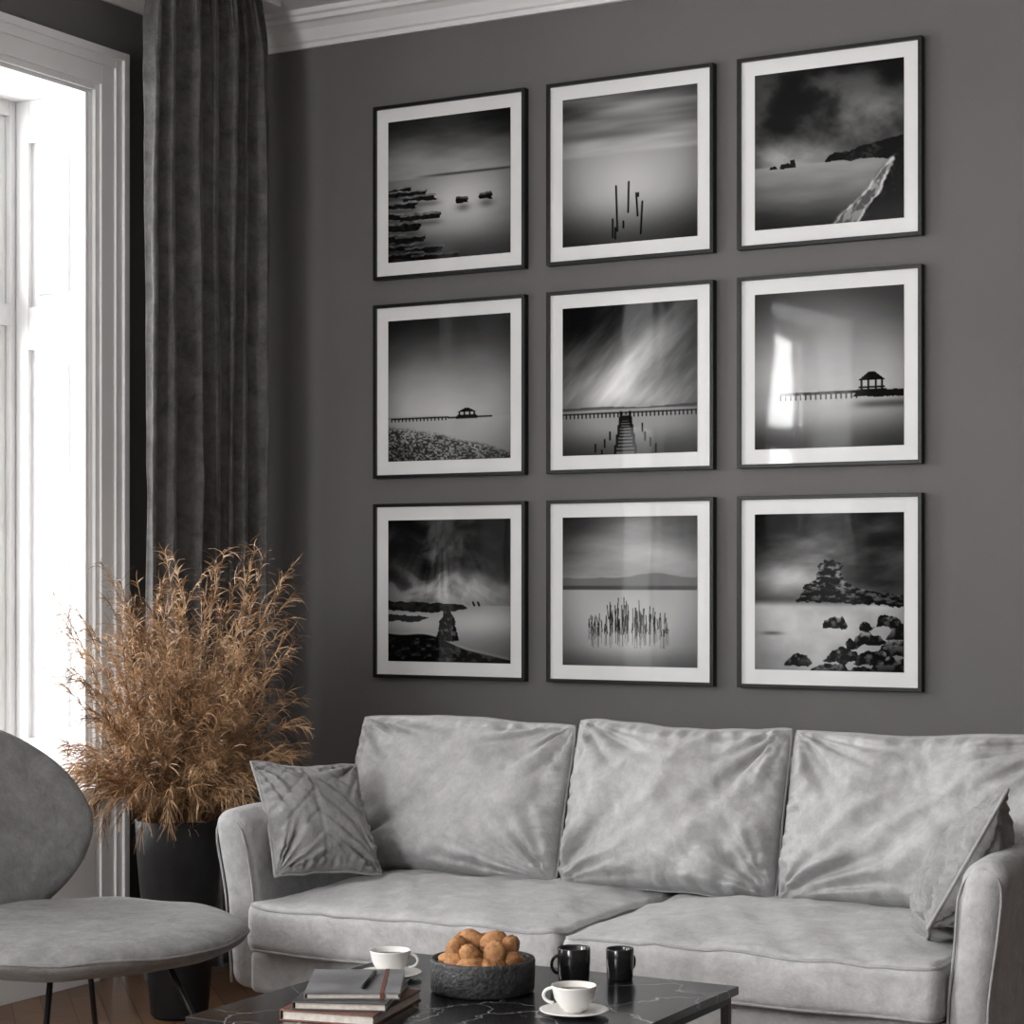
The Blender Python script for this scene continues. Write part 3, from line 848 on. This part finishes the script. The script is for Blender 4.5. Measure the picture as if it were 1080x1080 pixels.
tube('pen_tip',[M3@Vector((.035,.07,.0185)),M3@Vector((.0362,.083,.0180))],[.004,.001],M_metal,e,10)

# ------------------------------------------------------------------ vase + dried grass
vx,vy=.60,-1.20
lathe('floor_vase',[(0,0),(.075,0),(.085,.01),(.105,.25),(.125,.48),(.130,.585),(.126,.59),(.118,.58),(.105,.40),(.07,.06),(0,.05)],(vx,vy,0),M_vase,n=64)
def grass():
    V=[];F=[]
    R=random.Random(5)
    def ribbon(pts,w0,w1,nrm):
        o=len(V); m=len(pts)
        for i,p in enumerate(pts):
            t=pts[min(i+1,m-1)]-pts[max(i-1,0)]
            s=t.cross(nrm)
            if s.length<1e-8: s=Vector((1,0,0))
            s.normalize(); w=w0+(w1-w0)*i/(m-1)
            V.append(p-s*w/2); V.append(p+s*w/2)
        for i in range(m-1):
            a=o+2*i; F.append((a,a+1,a+3,a+2))
    def rv():
        return Vector((R.gauss(0,1),R.gauss(0,1),R.gauss(0,1))).normalized()
    def bad(q): return q.x<.18 or (q.x<.31 and q.y>-.94) or q.x>.99 or (q.x-vx)**2+(q.y-vy)**2>.165
    NS=175
    for s in range(NS):
        az=R.uniform(0,2*math.pi); sp=R.random()**.75
        p=Vector((vx+.08*sp*math.cos(az),vy+.08*sp*math.sin(az),.42))
        d=Vector((math.cos(az)*(.03+.24*sp),math.sin(az)*(.03+.24*sp),1)).normalized()
        Ls=R.uniform(.50,1.06)*(1.0-.10*sp)
        n=18; st=Ls/n; pts=[p.copy()]
        grav=R.uniform(.015,.11)*(0.25+sp)
        wob=rv()
        for i in range(n):
            d=(d+Vector((0,0,-1))*grav*(i/n)**1.4*2.4+rv()*.04+wob*.02).normalized()
            q=pts[-1]+d*st
            if bad(q): break
            pts.append(q)
        n=len(pts)-1
        if n<9: continue
        ribbon(pts,.0045,.002,rv()); ribbon(pts,.0045,.002,rv())
        start=int(n*R.uniform(.34,.5))
        for i in range(start,n+1):
            t=(i-start)/(n-start)
            tan=(pts[min(i+1,n)]-pts[max(i-1,0)]).normalized()
            cnt=R.randint(7,11)
            for k in range(cnt):
                base_=pts[i]-tan*st*R.random()
                sd=(tan*R.uniform(.8,1.7)+rv()*.7).normalized()
                l=R.uniform(.035,.115)*(1-.4*t); m=5; sp_=[base_]
                dd=sd.copy(); cur=rv()*R.uniform(.05,.32)
                for a in range(m):
                    dd=(dd+Vector((0,0,-.20))+cur).normalized(); sp_.append(sp_[-1]+dd*l/m)
                if any(bad(q) for q in sp_): continue
                ribbon(sp_,.0028,.0009,rv())
    for s in range(110):
        az=R.uniform(0,2*math.pi)
        p=Vector((vx+.09*math.cos(az),vy+.09*math.sin(az),.57)); d=Vector((math.cos(az)*.5,math.sin(az)*.5,1)).normalized()
        pts=[p.copy()]; L_=R.uniform(.35,.66); n=14
        for i in range(n):
            d=(d+Vector((0,0,-.25))*(.4+i/n)+rv()*.06).normalized(); q=pts[-1]+d*L_/n
            if bad(q): break
            pts.append(q)
        n=len(pts)-1
        if n<6: continue
        ribbon(pts,.004,.0015,rv())
        for i in range(5,n):
            for k in range(5):
                dd=(pts[i]-pts[i-1]).normalized(); dd=(dd+rv()*.7).normalized(); l=R.uniform(.03,.09); sp_=[pts[i]]
                for a in range(4):
                    dd=(dd+Vector((0,0,-.2))+rv()*.1).normalized(); sp_.append(sp_[-1]+dd*l/4)
                if any(bad(q) for q in sp_): continue
                ribbon(sp_,.003,.001,rv())
    mesh_obj('dried_pampas_grass',V,F,M_grass,None,False)
grass()

# ------------------------------------------------------------------ lights
world=bpy.data.worlds.new('world'); scene.world=world; world.use_nodes=True
bg=world.node_tree.nodes['Background']; bg.inputs[0].default_value=(1,1,1,1); bg.inputs[1].default_value=1.5
def area(name,loc,rot,sx,sy,p,col=(1,1,1),spread=180):
    l=bpy.data.lights.new(name,'AREA'); l.shape='RECTANGLE'; l.size=sx; l.size_y=sy; l.energy=p; l.color=col
    l.spread=math.radians(spread)
    o=link(bpy.data.objects.new(name,l)); o.location=loc; o.rotation_euler=rot; return o
area('window_light_1',(-1.5,-1.9,2.0),(0,-math.pi/2,0),2.6,2.2,230)
area('window_light_2',(-.42,(W3[0]+W3[1])/2,1.75),(0,-math.pi/2,0),2.2,1.2,65)
area('window_light_3',(-.42,(W2[0]+W2[1])/2,2.37),(0,-math.pi/2,0),.95,1.35,350)
area('added_rear_fill',((RW[0]+RW[1])/2-.8,YR-.3,2.0),(math.pi/2,0,0),1.3,1.5,150)  # added fill lamp behind the made-up rear opening, brightens the sofa

# ------------------------------------------------------------------ camera
cam=bpy.data.cameras.new('camera'); co=link(bpy.data.objects.new('camera',cam))
cam.sensor_width=36; cam.lens=2200/1080*36; cam.shift_y=72/1080
co.location=(4.515,-6.141,1.3); co.rotation_euler=(math.pi/2,0,math.radians(29.33))
scene.camera=co
